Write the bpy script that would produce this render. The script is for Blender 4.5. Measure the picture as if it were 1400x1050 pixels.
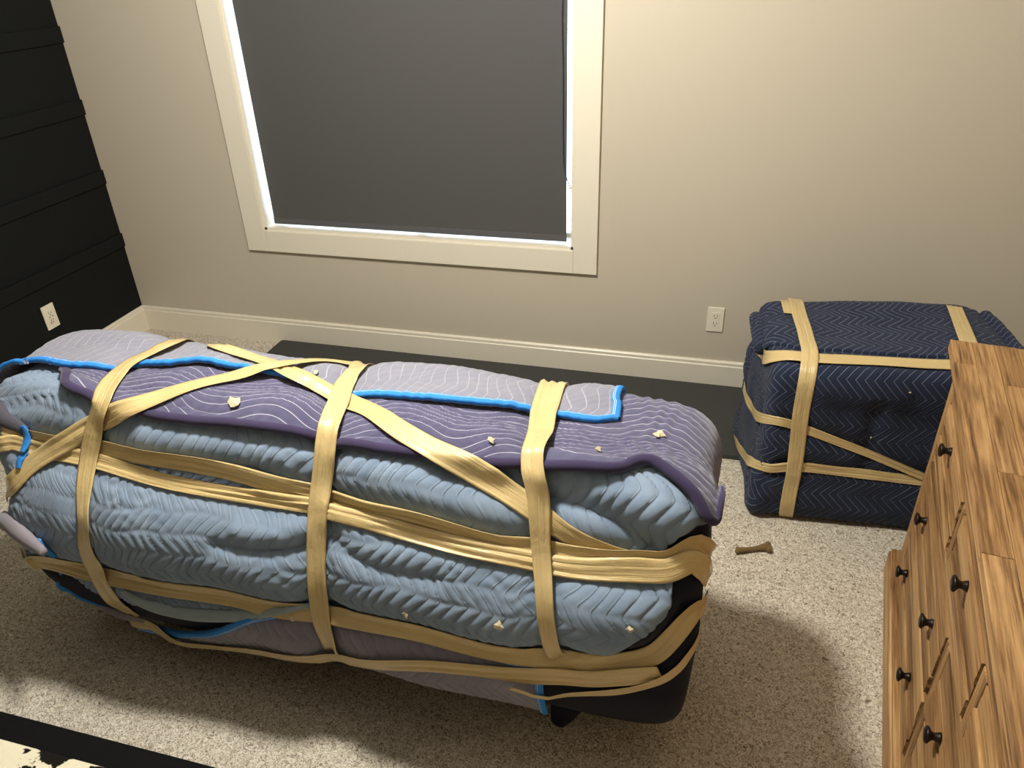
import bpy, bmesh, math, random
import numpy as np
from mathutils import Vector, Matrix
from mathutils.bvhtree import BVHTree

random.seed(7)
rng = np.random.default_rng(11)
for o in list(bpy.data.objects):
    bpy.data.objects.remove(o)
SC = bpy.context.scene
COL = SC.collection

# ------------------------------------------------------------------ camera
F, YAW, PITCH, ROLL, CH = 1043.54, .2827, .5291, -.0355, 1.7652
cy, sy, cp, sp = math.cos(YAW), math.sin(YAW), math.cos(PITCH), math.sin(PITCH)
FWD = Vector((-sy * cp, cy * cp, -sp))
R0 = Vector((cy, sy, 0))
U0 = R0.cross(FWD)
RGT = math.cos(ROLL) * R0 + math.sin(ROLL) * U0
UPV = -math.sin(ROLL) * R0 + math.cos(ROLL) * U0
CAM = Vector((0, 0, CH))
cd = bpy.data.cameras.new('camera')
cd.sensor_width = 36
cd.sensor_fit = 'HORIZONTAL'
cd.lens = F / 1400 * 36
cd.clip_start = .05
cam = bpy.data.objects.new('camera', cd)
COL.objects.link(cam)
cam.matrix_world = Matrix(((RGT.x, UPV.x, -FWD.x, CAM.x), (RGT.y, UPV.y, -FWD.y, CAM.y), (RGT.z, UPV.z, -FWD.z, CAM.z), (0, 0, 0, 1)))
SC.camera = cam

# ------------------------------------------------------------------ world, lamp, exposure
w = bpy.data.worlds.new('world')
SC.world = w
w.use_nodes = True
bg = w.node_tree.nodes['Background']
bg.inputs[0].default_value = (.62, .80, 1, 1)
bg.inputs[1].default_value = 6.5
# the room's own lamp, overhead and above the frame; its light is the globe built further down
LAMP_POS = (-.84, 1.44, 2.34)
LAMP_STRENGTH = 465.0
LAMP_COLOR = (1, .97, .885)
vs = SC.view_settings
vs.view_transform = 'Standard'
vs.look = 'None'
vs.gamma = 1
vs.use_curve_mapping = False
vs.exposure = 0.0


# ------------------------------------------------------------------ pixel helpers
def ray(px, py):
    d = FWD + (px - 700) / F * RGT + (525 - py) / F * UPV
    return d.normalized()


def at_z(px, py, z):
    d = ray(px, py)
    return CAM + d * ((z - CAM.z) / d.z)


def at_y(px, py, y):
    d = ray(px, py)
    return CAM + d * (y / d.y)


# ------------------------------------------------------------------ material helpers
def srgb(r, g, b):
    f = lambda c: ((c / 255 + .055) / 1.055) ** 2.4 if c > 10 else c / 255 / 12.92
    return (f(r), f(g), f(b), 1)


class NT:
    def __init__(s, name):
        s.m = bpy.data.materials.new(name)
        s.m.use_nodes = True
        s.t = s.m.node_tree
        s.b = s.t.nodes['Principled BSDF']

    def n(s, typ, **kw):
        x = s.t.nodes.new(typ)
        for k, v in kw.items():
            setattr(x, k, v)
        return x

    def link(s, a, b):
        s.t.links.new(a, b)

    def val(s, sock, v):
        if hasattr(v, 'is_output') or hasattr(v, 'node'):
            s.link(v, sock)
        else:
            sock.default_value = v

    def math(s, op, a, b=0.0, c=None):
        x = s.n('ShaderNodeMath', operation=op)
        s.val(x.inputs[0], a)
        s.val(x.inputs[1], b)
        if c is not None:
            s.val(x.inputs[2], c)
        return x.outputs[0]

    def coord(s, which='Object'):
        return s.n('ShaderNodeTexCoord').outputs[which]

    def xyz(s, v):
        x = s.n('ShaderNodeSeparateXYZ')
        s.link(v, x.inputs[0])
        return x.outputs

    def mapv(s, v, scale=(1, 1, 1), loc=(0, 0, 0)):
        x = s.n('ShaderNodeMapping')
        s.link(v, x.inputs[0])
        x.inputs[3].default_value = scale
        x.inputs[1].default_value = loc
        return x.outputs[0]

    def noise(s, v, scale, detail=3, rough=.55):
        x = s.n('ShaderNodeTexNoise')
        s.link(v, x.inputs['Vector'])
        x.inputs['Scale'].default_value = scale
        x.inputs['Detail'].default_value = detail
        x.inputs['Roughness'].default_value = rough
        return x.outputs[0]

    def ramp(s, f, stops):
        x = s.n('ShaderNodeValToRGB')
        s.link(f, x.inputs[0])
        e = x.color_ramp.elements
        while len(e) < len(stops):
            e.new(.5)
        for k, (p, c) in zip(e, stops):
            k.position = p
            k.color = c
        return x.outputs[0]

    def mix(s, f, a, b, typ='MIX'):
        x = s.n('ShaderNodeMix', data_type='RGBA', blend_type=typ)
        s.val(x.inputs[0], f)
        s.val(x.inputs[6], a)
        s.val(x.inputs[7], b)
        return x.outputs[2]

    def bump(s, h, strength=.5, dist=.002, prev=None):
        x = s.n('ShaderNodeBump')
        x.inputs['Strength'].default_value = strength
        x.inputs['Distance'].default_value = dist
        s.link(h, x.inputs['Height'])
        if prev is not None:
            s.link(prev, x.inputs['Normal'])
        return x.outputs[0]

    def done(s, color=None, rough=None, normal=None, spec=None, metal=None):
        if color is not None:
            s.val(s.b.inputs['Base Color'], color)
        if rough is not None:
            s.val(s.b.inputs['Roughness'], rough)
        if spec is not None:
            s.val(s.b.inputs['Specular IOR Level'], spec)
        if metal is not None:
            s.val(s.b.inputs['Metallic'], metal)
        if normal is not None:
            s.link(normal, s.b.inputs['Normal'])
        return s.m


def m_paint(name, col, rough=.55, spec=.3, bscale=220, bst=.08):
    t = NT(name)
    c = t.coord()
    n = t.noise(c, bscale, 2)
    n2 = t.noise(c, 1.3, 2)
    colr = t.mix(t.math('MULTIPLY', n2, .12), col, tuple(x * .93 for x in col[:3]) + (1,))
    return t.done(colr, rough, t.bump(n, bst, .001), spec)


def m_carpet():
    t = NT('carpet_pile')
    c = t.coord()
    warp = t.noise(c, 60, 2)
    v = t.mapv(c, (1, 1, 1))
    n1 = t.noise(v, 105, 3, .65)
    n1.node.inputs['Distortion'].default_value = 1.6
    n2 = t.noise(v, 340, 2, .6)
    n3 = t.noise(v, 9, 3, .5)
    vo = t.n('ShaderNodeTexVoronoi')
    t.link(v, vo.inputs['Vector'])
    vo.inputs['Scale'].default_value = 170
    f = t.math('ADD', t.math('MULTIPLY', n1, .7), t.math('MULTIPLY', n2, .3))
    col = t.ramp(f, [(.36, srgb(104, 92, 78)), (.45, srgb(186, 173, 153)), (.54, srgb(230, 221, 204)), (.66, srgb(250, 245, 233))])
    col = t.mix(t.math('MULTIPLY', n3, .16), col, srgb(168, 156, 140), 'MULTIPLY')
    h = t.math('ADD', f, t.math('MULTIPLY', vo.outputs[0], .45))
    nrm = t.bump(h, .65, .009)
    nrm = t.bump(n3, .15, .01, nrm)
    return t.done(col, .95, nrm, .08)


def zig(t, u, v, S, A, P, soft=False):
    """distance 0..1 to the nearest stitched zig-zag seam (1 on the seam)"""
    if soft:
        sn = t.math('SINE', t.math('MULTIPLY', v, 2 * math.pi / P))
        tri = t.math('MULTIPLY', t.math('ARCSINE', t.math('MULTIPLY', sn, soft)), A / math.asin(soft))
    else:
        tri = t.math('MULTIPLY', t.math('PINGPONG', t.math('DIVIDE', v, P / 2), 1.0), 2 * A)
    q = t.math('FRACT', t.math('ADD', t.math('DIVIDE', t.math('ADD', u, tri), S), 100.0))
    return t.math('ABSOLUTE', t.math('SUBTRACT', t.math('MULTIPLY', q, 2), 1.0))


def m_quilt(name, col, col2, stitch, S, A, P, along='u', soft=False, line=.07, lam=.6, rough=.9, warp=.004, bst=.5, dash=False, sheen=.3):
    t = NT(name)
    uv = t.coord('UV')
    x = t.xyz(uv)
    wn = 0.0
    u, v = (x[0], x[1]) if along == 'u' else (x[1], x[0])
    d = zig(t, t.math('ADD', u, wn), v, S, A, P, soft)
    ln = t.math('GREATER_THAN', d, 1 - line)
    fade = t.noise(uv, 6, 3)
    ln2 = t.math('MULTIPLY', ln, t.math('MULTIPLY', t.math('MINIMUM', t.math('MULTIPLY', fade, 1.7), 1.0), lam))
    cn = t.noise(uv, 14, 4, .6)
    fib = t.noise(t.mapv(uv, (1, 1, 1)), 420, 3, .7)
    base = t.mix(t.ramp(cn, [(.35, (0, 0, 0, 1)), (.65, (1, 1, 1, 1))]), col, col2)
    base = t.mix(t.math('MULTIPLY', fib, .30), base, tuple(min(1, q * 1.5 + .02) for q in col[:3]) + (1,))
    base = t.mix(ln2, base, stitch)
    puff = t.math('SUBTRACT', 1.0, t.math('POWER', d, 5.0))
    nrm = t.bump(puff, bst, .006)
    nrm = t.bump(fib, .25, .0015, nrm)
    t.b.inputs['Sheen Weight'].default_value = sheen
    t.b.inputs['Sheen Roughness'].default_value = .6
    return t.done(base, rough, nrm, .12)


def m_cloth(name, col, rough=.92, sc=300, sheen=.2):
    t = NT(name)
    c = t.coord()
    n = t.noise(c, sc, 3, .7)
    n2 = t.noise(c, 12, 3)
    colr = t.mix(n2, tuple(x * .75 for x in col[:3]) + (1,), col)
    t.b.inputs['Sheen Weight'].default_value = sheen
    return t.done(colr, rough, t.bump(n, .35, .002), .1)


def m_binding():
    t = NT('blue_edge_binding')
    uv = t.coord('UV')
    x = t.xyz(uv)
    a = t.math('LESS_THAN', t.math('ABSOLUTE', t.math('SUBTRACT', x[0], .66)), .035)
    b = t.math('LESS_THAN', t.math('ABSOLUTE', t.math('SUBTRACT', x[0], .83)), .035)
    f = t.noise(uv, 40, 3)
    base = t.mix(f, srgb(38, 112, 190), srgb(64, 146, 222))
    col = t.mix(t.math('MULTIPLY', t.math('ADD', a, b), .8), base, srgb(190, 212, 235))
    n = t.noise(t.mapv(uv, (1, 60, 1)), 6, 2)
    return t.done(col, .75, t.bump(n, .3, .003), .2)


def m_tape():
    t = NT('tan_packing_tape')
    uv = t.coord('UV')
    n = t.noise(t.mapv(uv, (170, 5, 1)), 1, 4, .6)
    n2 = t.noise(t.mapv(uv, (40, 30, 1)), 1, 3, .6)
    n3 = t.noise(t.coord(), 7, 2)
    col = t.mix(n3, srgb(202, 175, 120), srgb(218, 194, 140))
    nr = t.bump(n, .75, .004)
    nr = t.bump(n2, .4, .006, nr)
    t.b.inputs['Coat Weight'].default_value = .35
    t.b.inputs['Coat Roughness'].default_value = .12
    return t.done(col, .33, nr, .5)


def m_wood(name, axis=0, dark=1.0, warm=0):
    t = NT(name)
    c = t.coord()
    oi = t.n('ShaderNodeObjectInfo').outputs['Random']
    off = t.n('ShaderNodeCombineXYZ')
    t.link(t.math('MULTIPLY', oi, 13.0), off.inputs[0])
    t.link(t.math('MULTIPLY', oi, 37.0), off.inputs[1])
    t.link(t.math('MULTIPLY', oi, 5.0), off.inputs[2])
    va = t.n('ShaderNodeVectorMath', operation='ADD')
    t.link(c, va.inputs[0])
    t.link(off.outputs[0], va.inputs[1])
    v = va.outputs[0]
    sc = [22, 22, 22]
    sc[axis] = 1.5
    n1 = t.noise(t.mapv(v, tuple(sc)), 1, 8, .68)
    sc2 = [150, 150, 150]
    sc2[axis] = 6
    n2 = t.noise(t.mapv(v, tuple(sc2)), 1, 3, .6)
    n3 = t.noise(v, 5, 3, .5)
    f = t.math('ADD', t.math('MULTIPLY', n1, .64), t.math('MULTIPLY', n2, .36))
    k = dark
    q = lambda r, g, b: srgb(r * k, g * k, b * k)
    col = t.ramp(f, [(.33, q(62, 43, 27)), (.43, q(130, 97, 64)), (.52, q(178, 140, 96)), (.64, q(206, 172, 124))])
    # knots and dark streaks of the wood itself
    vo = t.n('ShaderNodeTexVoronoi')
    sc3 = [7, 7, 7]
    sc3[axis] = 2.6
    t.link(t.mapv(v, tuple(sc3)), vo.inputs['Vector'])
    vo.inputs['Scale'].default_value = 1
    kn = t.ramp(vo.outputs[0], [(.06, (.85, .85, .85, 1)), (.20, (0, 0, 0, 1))])
    col = t.mix(t.math('MULTIPLY', kn, n3), col, q(70, 46, 26))
    sc4 = [60, 60, 60]
    sc4[axis] = 1.6
    ck = t.ramp(t.noise(t.mapv(v, tuple(sc4)), 1, 4, .7), [(.27, (.85, .85, .85, 1)), (.35, (0, 0, 0, 1))])
    col = t.mix(ck, col, q(58, 38, 22))
    n5 = t.noise(t.mapv(v, tuple(9 if k_ != axis else 1.6 for k_ in range(3))), 1, 2, .5)
    col = t.mix(t.ramp(n5, [(.60, (0, 0, 0, 1)), (.74, (.6, .6, .6, 1))]), col, q(92, 66, 42))
    tone = t.ramp(oi, [(0, q(206, 192, 172)), (.5, q(236, 225, 208)), (1, q(255, 251, 242))])
    col = t.mix(.75, col, tone, 'MULTIPLY')
    nr = t.bump(n2, .5, .002)
    nr = t.bump(n1, .35, .006, nr)
    return t.done(col, .55, nr, .3)


def m_simple(name, col, rough=.5, spec=.4, metal=0.0):
    t = NT(name)
    n = t.noise(t.coord(), 40, 2)
    c = t.mix(t.math('MULTIPLY', n, .25), col, tuple(x * .7 for x in col[:3]) + (1,))
    return t.done(c, rough, None, spec, metal)


def m_emit(name, col, st):
    t = NT(name)
    t.b.inputs['Emission Color'].default_value = tuple(col) + (1,)
    t.b.inputs['Emission Strength'].default_value = st
    return t.done((.8, .8, .8, 1), .5)


def m_mottled():
    t = NT('mottled_black_cream_fabric')
    c = t.coord()
    n = t.noise(t.mapv(c, (1, 1, 1), (.37, .21, 0)), 17, 4, .55)
    wv = t.n('ShaderNodeTexWave')
    t.link(c, wv.inputs['Vector'])
    wv.inputs['Scale'].default_value = 60
    col = t.ramp(n, [(.52, srgb(208, 200, 176)), (.54, srgb(22, 20, 18))])
    return t.done(col, .9, t.bump(wv.outputs[0], .3, .002), .1)


M = dict(
    wall=m_paint('greige_wall_paint', srgb(196, 186, 168), .42, .35),
    wall_dark=m_paint('black_wall_paint', srgb(20, 22, 22), .7, .15),
    ceiling=m_paint('white_ceiling_paint', srgb(186, 183, 176), .8, .1),
    trim=m_paint('white_trim_paint', srgb(226, 218, 200), .35, .4, 60, .03),
    carpet=m_carpet(),
    lightblue=m_quilt('light_blue_quilted_cotton', srgb(115, 132, 154), srgb(132, 148, 167), srgb(168, 182, 194), .031, .019, .090, 'u', .96, .06, .3, bst=.5, sheen=.15),
    purple=m_quilt('purple_quilted_cotton', srgb(72, 70, 98), srgb(83, 80, 108), srgb(196, 192, 205), .027, .028, .30, 'v', .3, .075, .8, bst=.25),
    lavender=m_quilt('lavender_quilted_cotton', srgb(117, 117, 132), srgb(128, 126, 137), srgb(170, 171, 179), .027, .012, .16, 'u', False, .075, .8, bst=.3),
    navy=m_quilt('navy_quilted_cotton', srgb(29, 36, 56), srgb(35, 44, 66), srgb(132, 140, 160), .027, .026, .11, 'u', False, .085, .8, bst=.45, warp=.003, sheen=.06),
    greycloth=m_quilt('grey_quilted_cotton', srgb(110, 108, 124), srgb(124, 120, 134), srgb(150, 146, 156), .03, .015, .10, 'u', False, .06, .3, bst=.35),
    darkcloth=m_cloth('dark_navy_felt', srgb(33, 34, 46), sheen=.05),
    purplefelt=m_cloth('purple_felt_edge', srgb(66, 58, 88)),
    navyfelt=m_cloth('navy_felt', srgb(30, 40, 70)),
    darkfelt=m_cloth('dark_grey_felt', srgb(86, 84, 94)),
    greyfelt=m_cloth('pale_grey_felt', srgb(150, 144, 152)),
    paleroll=m_cloth('pale_blue_felt', srgb(158, 172, 176)),
    binding=m_binding(),
    tape=m_tape(),
    scrap=m_cloth('torn_paper', srgb(214, 200, 165), .6),
    wood=m_wood('rustic_acacia_wood', 0),
    wood_z=m_wood('rustic_acacia_wood_upright', 2),
    knob=m_simple('dark_bronze_metal', srgb(38, 30, 26), .38, .5, .6),
    plate=m_simple('ivory_plastic', srgb(232, 224, 204), .35, .5),
    slot=m_simple('dark_slot', srgb(24, 20, 16), .6, .2),
    shade=m_paint('charcoal_shade_fabric', srgb(82, 81, 80), .8, .2, 500, .15),
    bar=m_simple('grey_bar', srgb(88, 86, 88), .6, .3),
    cord=m_simple('grey_cord', srgb(60, 62, 68), .5, .3),
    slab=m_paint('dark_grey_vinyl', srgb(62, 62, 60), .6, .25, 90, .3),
    bone=m_cloth('brown_rawhide', srgb(122, 98, 62), .6, 120),
    blackrail=m_cloth('black_upholstery', srgb(12, 11, 11), .8, sheen=0),
    mottled=m_mottled(),
    globe=m_emit('lit_frosted_globe', LAMP_COLOR, LAMP_STRENGTH),
)
gm = NT('window_glass')
gm.b.inputs['Transmission Weight'].default_value = 1
M['glass'] = gm.done((1, 1, 1, 1), 0.0, None, .5)
gm.b.inputs['IOR'].default_value = 1.02


# ------------------------------------------------------------------ object helpers
def link(o, parent=None):
    COL.objects.link(o)
    if parent is not None:
        o.parent = parent
    return o


def mesh_obj(name, verts, faces, mat, parent=None, uvs=None, smooth=True):
    me = bpy.data.meshes.new(name)
    me.from_pydata([tuple(v) for v in verts], [], [tuple(f) for f in faces])
    if uvs is not None:
        l = me.uv_layers.new(name='UVMap')
        idx = np.zeros(len(me.loops), dtype=np.int32)
        me.loops.foreach_get('vertex_index', idx)
        l.data.foreach_set('uv', np.asarray(uvs, dtype=np.float32)[idx].ravel())
    if smooth:
        me.polygons.foreach_set('use_smooth', np.ones(len(me.polygons), dtype=bool))
    me.materials.append(mat)
    me.update()
    return link(bpy.data.objects.new(name, me), parent)


def bm_obj(name, bm, mat, parent=None, smooth=False):
    me = bpy.data.meshes.new(name)
    bmesh.ops.recalc_face_normals(bm, faces=bm.faces)
    bm.to_mesh(me)
    bm.free()
    me.materials.append(mat)
    if smooth:
        me.polygons.foreach_set('use_smooth', np.ones(len(me.polygons), dtype=bool))
    return link(bpy.data.objects.new(name, me), parent)


def add_box(bm, x0, x1, y0, y1, z0, z1, bev=0.0):
    vs_ = [bm.verts.new(p) for p in ((x0, y0, z0), (x1, y0, z0), (x1, y1, z0), (x0, y1, z0), (x0, y0, z1), (x1, y0, z1), (x1, y1, z1), (x0, y1, z1))]
    fs = [bm.faces.new([vs_[i] for i in f]) for f in ((3, 2, 1, 0), (4, 5, 6, 7), (0, 1, 5, 4), (1, 2, 6, 5), (2, 3, 7, 6), (3, 0, 4, 7))]
    if bev > 0:
        es = list({e for f in fs for e in f.edges})
        bmesh.ops.bevel(bm, geom=es, offset=bev, segments=2, profile=.5, affect='EDGES')


def box(name, x0, x1, y0, y1, z0, z1, mat, parent=None, bev=0.0):
    bm = bmesh.new()
    add_box(bm, x0, x1, y0, y1, z0, z1, bev)
    return bm_obj(name, bm, mat, parent)


def lathe(bm, prof, mtx, n=16):
    """prof: list of (r, h) ; axis local z"""
    rings = []
    for r, h in prof:
        rings.append([bm.verts.new(mtx @ Vector((r * math.cos(2 * math.pi * k / n), r * math.sin(2 * math.pi * k / n), h))) for k in range(n)])
    for a, b in zip(rings, rings[1:]):
        for k in range(n):
            bm.faces.new((a[k], a[(k + 1) % n], b[(k + 1) % n], b[k]))
    bm.faces.new(rings[0][::-1])
    bm.faces.new(rings[-1])


def sweep(name, pts, rads, mat, parent=None, n=10, flat=1.0, upv=None, uvscale=1.0):
    """tube along points, radius per point, optional flattening across upv"""
    P = [Vector(p) for p in pts]
    if not hasattr(rads, '__len__'):
        rads = [rads] * len(P)
    verts, faces, uvs = [], [], []
    up0 = Vector(upv) if upv is not None else Vector((0, 0, 1))
    L = 0
    for i, p in enumerate(P):
        t = (P[min(i + 1, len(P) - 1)] - P[max(i - 1, 0)]).normalized()
        s = t.cross(up0)
        if s.length < 1e-4:
            s = t.cross(Vector((1, 0, 0)))
        s.normalize()
        q = s.cross(t).normalized()
        if i:
            L += (p - P[i - 1]).length
        for k in range(n):
            a = 2 * math.pi * k / n
            verts.append(p + s * math.cos(a) * rads[i] + q * math.sin(a) * rads[i] * flat)
            uvs.append((k / n, L * uvscale))
    for i in range(len(P) - 1):
        for k in range(n):
            a, b = i * n + k, i * n + (k + 1) % n
            faces.append((a, b, b + n, a + n))
    faces.append(tuple(range(n))[::-1])
    faces.append(tuple(range((len(P) - 1) * n, len(P) * n)))
    return mesh_obj(name, verts, faces, mat, parent, uvs)


def smooth_poly(pts, n):
    """Catmull-Rom resample to n points (uniform in arc length)"""
    P = np.array([tuple(p) for p in pts], float)
    if len(P) < 3:
        t = np.linspace(0, 1, n)[:, None]
        return P[0] * (1 - t) + P[-1] * t
    E_ = np.vstack([2 * P[0] - P[1], P, 2 * P[-1] - P[-2]])
    out = []
    for i in range(1, len(E_) - 2):
        t = np.linspace(0, 1, 24, endpoint=False)[:, None]
        a, b, c, d = E_[i - 1], E_[i], E_[i + 1], E_[i + 2]
        out.append(.5 * ((2 * b) + (-a + c) * t + (2 * a - 5 * b + 4 * c - d) * t * t + (-a + 3 * b - 3 * c + d) * t ** 3))
    out.append(P[-1:])
    Q = np.vstack(out)
    L = np.r_[0, np.cumsum(np.linalg.norm(np.diff(Q, axis=0), axis=1))]
    tt = np.linspace(0, L[-1], n)
    return np.stack([np.interp(tt, L, Q[:, k]) for k in range(P.shape[1])], 1)


def thing(name, loc, label, cat, group=None):
    o = bpy.data.objects.new(name, None)
    o.empty_display_size = .1
    o.location = loc
    o['label'] = label
    o['category'] = cat
    if group:
        o['group'] = group
    return link(o)


def tag(o, label, cat, group=None):
    o['label'] = label
    o['category'] = cat
    if group:
        o['group'] = group
    return o


def keep(o, parent):
    """parent while keeping world coordinates of the mesh data"""
    o.parent = parent
    o.matrix_parent_inverse = Matrix.Translation(-Vector(parent.location)) if parent.type == 'EMPTY' and parent.parent is None else Matrix()
    return o


def struct(o):
    o['kind'] = 'structure'
    return o


def sines(P, seed, scale, n=10):
    """cheap smooth noise on an (...,k) array"""
    r = np.random.default_rng(seed)
    k = P.shape[-1]
    out = 0
    for i in range(n):
        d = r.normal(size=k)
        d = d / np.linalg.norm(d) * scale * r.uniform(.5, 1.6)
        out = out + np.sin(P @ d * 2 * math.pi + r.uniform(0, 6.28))
    return out / math.sqrt(n)


# ------------------------------------------------------------------ the room
D, XL, XR, YF, ZC = 3.0703, -2.9322, 1.72, -1.35, 2.62
BBH, BBT = .1337, .016
WL, WR, WB, TR, WT = -2.0857, -.5944, .6017, .1032, 2.12

bm = bmesh.new()
add_box(bm, XL - .1, XR + .1, YF - .1, D + .2, -.12, 0)
struct(bm_obj('floor', bm, M['carpet']))
struct(box('ceiling', XL - .1, XR + .1, YF - .1, D + .2, ZC, ZC + .1, M['ceiling']))


def wall_with_hole(name, y0, y1, hx0, hx1, hz0, hz1, mat):
    bm = bmesh.new()
    add_box(bm, XL - .1, hx0, y0, y1, 0, ZC)
    add_box(bm, hx1, XR + .1, y0, y1, 0, ZC)
    add_box(bm, hx0, hx1, y0, y1, 0, hz0)
    add_box(bm, hx0, hx1, y0, y1, hz1, ZC)
    return struct(bm_obj(name, bm, mat))


wall_with_hole('wall_back', D, D + .16, WL, WR, WB, WT, M['wall'])
struct(box('wall_front', XL - .1, XR + .1, YF - .1, YF, 0, ZC, M['wall']))
struct(box('wall_right', XR, XR + .1, YF, D, 0, ZC, M['wall']))
wl = struct(box('wall_left', XL - .1, XL, YF, D, 0, ZC, M['wall_dark']))
for k, z in enumerate((.465, .785, 1.11, 1.42, 1.735, 2.05, 2.365)):
    b = box('batten', XL - .002, XL + .011, YF, D - .001, z, z + .068, M['wall_dark'], wl, .002)

# baseboards with a stepped top
def baseboard(name, along, a0, a1):
    prof = [(0, 0), (BBT, 0), (BBT, BBH - .022), (BBT - .004, BBH - .018), (BBT - .004, BBH - .006), (BBT - .009, BBH), (0, BBH)]
    v, f = [], []
    for a in (a0, a1):
        for o_, z in prof:
            v.append((a, D - o_, z) if along == 'x' else (XL + o_, a, z) if along == 'y' else (XR - o_, a, z))
    n = len(prof)
    for k in range(n):
        f.append((k, (k + 1) % n, n + (k + 1) % n, n + k))
    f += [tuple(range(n)), tuple(range(n, 2 * n))[::-1]]
    return struct(mesh_obj(name, v, f, M['trim'], None, None, False))


baseboard('baseboard_back', 'x', XL, XR)
baseboard('baseboard_left', 'y', YF, D)
baseboard('baseboard_right', 'r', YF, D)

# window_1: casing, jambs, sash, pane
win = bpy.data.objects.new('window_1', None)
link(win)
struct(win)
TT = .019
for nm, a in (('casing', (WL - TR, WL, WB - TR, WT + TR)), ('casing', (WR, WR + TR, WB - TR, WT + TR)), ('casing', (WL, WR, WB - TR, WB)), ('casing', (WL, WR, WT, WT + TR))):
    box(nm, a[0], a[1], D - TT, D + .002, a[2], a[3], M['trim'], win, .0022)
for a in ((WL - .001, WL + .012, WB, WT), (WR - .012, WR + .001, WB, WT), (WL, WR, WB - .001, WB + .012), (WL, WR, WT - .012, WT + .001)):
    box('jamb', a[0], a[1], D - .004, D + .155, a[2], a[3], M['trim'], win)
for a in ((WL + .012, WL + .028, WB, WT), (WR - .028, WR - .012, WB, WT), (WL, WR, WB + .012, WB + .028), (WL, WR, WT - .05, WT - .012), ((WL + WR) / 2 - .02, (WL + WR) / 2 + .02, WB, WT)):
    box('sash', a[0], a[1], D + .125, D + .15, a[2], a[3], M['trim'], win)
for a, b in ((WL + .03, (WL + WR) / 2 - .02), ((WL + WR) / 2 + .02, WR - .03)):
    box('pane', a, b, D + .136, D + .140, WB + .03, WT - .05, M['glass'], win)

# roller shade hanging inside the window
sh = thing('roller_shade', ((WL + WR) / 2, D + .05, WB), 'charcoal roller shade pulled down inside the white window frame', 'window shade')
SX0, SX1, SY, SZ = WL + .034, WR - .040, D + .036, WB + .024
keep(box('shade_fabric', SX0, SX1, SY, SY + .0012, SZ, WT - .06, M['shade']), sh)
keep(box('bottom_bar', SX0, SX1, SY - .004, SY + .006, SZ - .004, SZ + .024, M['bar'], None, .002), sh)
keep(sweep('roller_tube', [(SX0, SY + .015, WT - .055), (SX1, SY + .015, WT - .055)], .024, M['bar'], None, 14), sh)
lp = [at_y(769, -10, SY - .012), at_y(769.5, 100, SY - .012), at_y(770, 215, SY - .012), at_y(773, 238, SY - .013), at_y(778, 252, SY - .015)]
lp2 = [at_y(780, 256, SY - .015), at_y(784, 252, SY - .014), at_y(785, 200, SY - .012), at_y(787, 60, SY - .012), at_y(788, -20, SY - .012)]
top = Vector((SX1 + .008, SY - .01, WT - .07))
keep(sweep('pull_chain', smooth_poly([top] + lp + lp2 + [top + Vector((.006, 0, 0))], 90), .0022, M['cord'], None, 6), sh)
bm = bmesh.new()
bmesh.ops.create_uvsphere(bm, u_segments=12, v_segments=8, radius=.009, matrix=Matrix.Translation(at_y(780, 256, SY - .013)))
keep(bm_obj('chain_joiner', bm, M['plate'], None, True), sh)

# ------------------------------------------------------------------ ceiling lamp (above the frame)
lamp = thing('ceiling_lamp_offscreen', (LAMP_POS[0], LAMP_POS[1], ZC), 'round frosted globe lamp hanging from the ceiling under an added dark metal shade that blocks upward light', 'lamp')
bm = bmesh.new()
lathe(bm, [(.075, 0), (.075, -.012), (.05, -.03), (.014, -.036), (.014, -.20)], Matrix.Translation((LAMP_POS[0], LAMP_POS[1], ZC)), 24)
keep(bm_obj('canopy', bm, M['knob'], None, True), lamp)
bm = bmesh.new()
lathe(bm, [(.014, .20), (.06, .19), (.15, .135), (.185, .075), (.18, .072), (.145, .12), (.055, .165), (.014, .17)], Matrix.Translation(LAMP_POS), 32)
keep(bm_obj('added_metal_shade', bm, M['knob'], None, True), lamp)  # unseen shade, added over the globe to block upward light and cut ceiling bounce
bm = bmesh.new()
bmesh.ops.create_uvsphere(bm, u_segments=24, v_segments=14, radius=.105, matrix=Matrix.Translation(LAMP_POS))
keep(bm_obj('globe_offscreen', bm, M['globe'], None, True), lamp)


# ------------------------------------------------------------------ wrapped bodies
def sup(t, e):
    c, s = math.cos(t), math.sin(t)
    return math.copysign(abs(c) ** e, c), math.copysign(abs(s) ** e, s)


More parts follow.
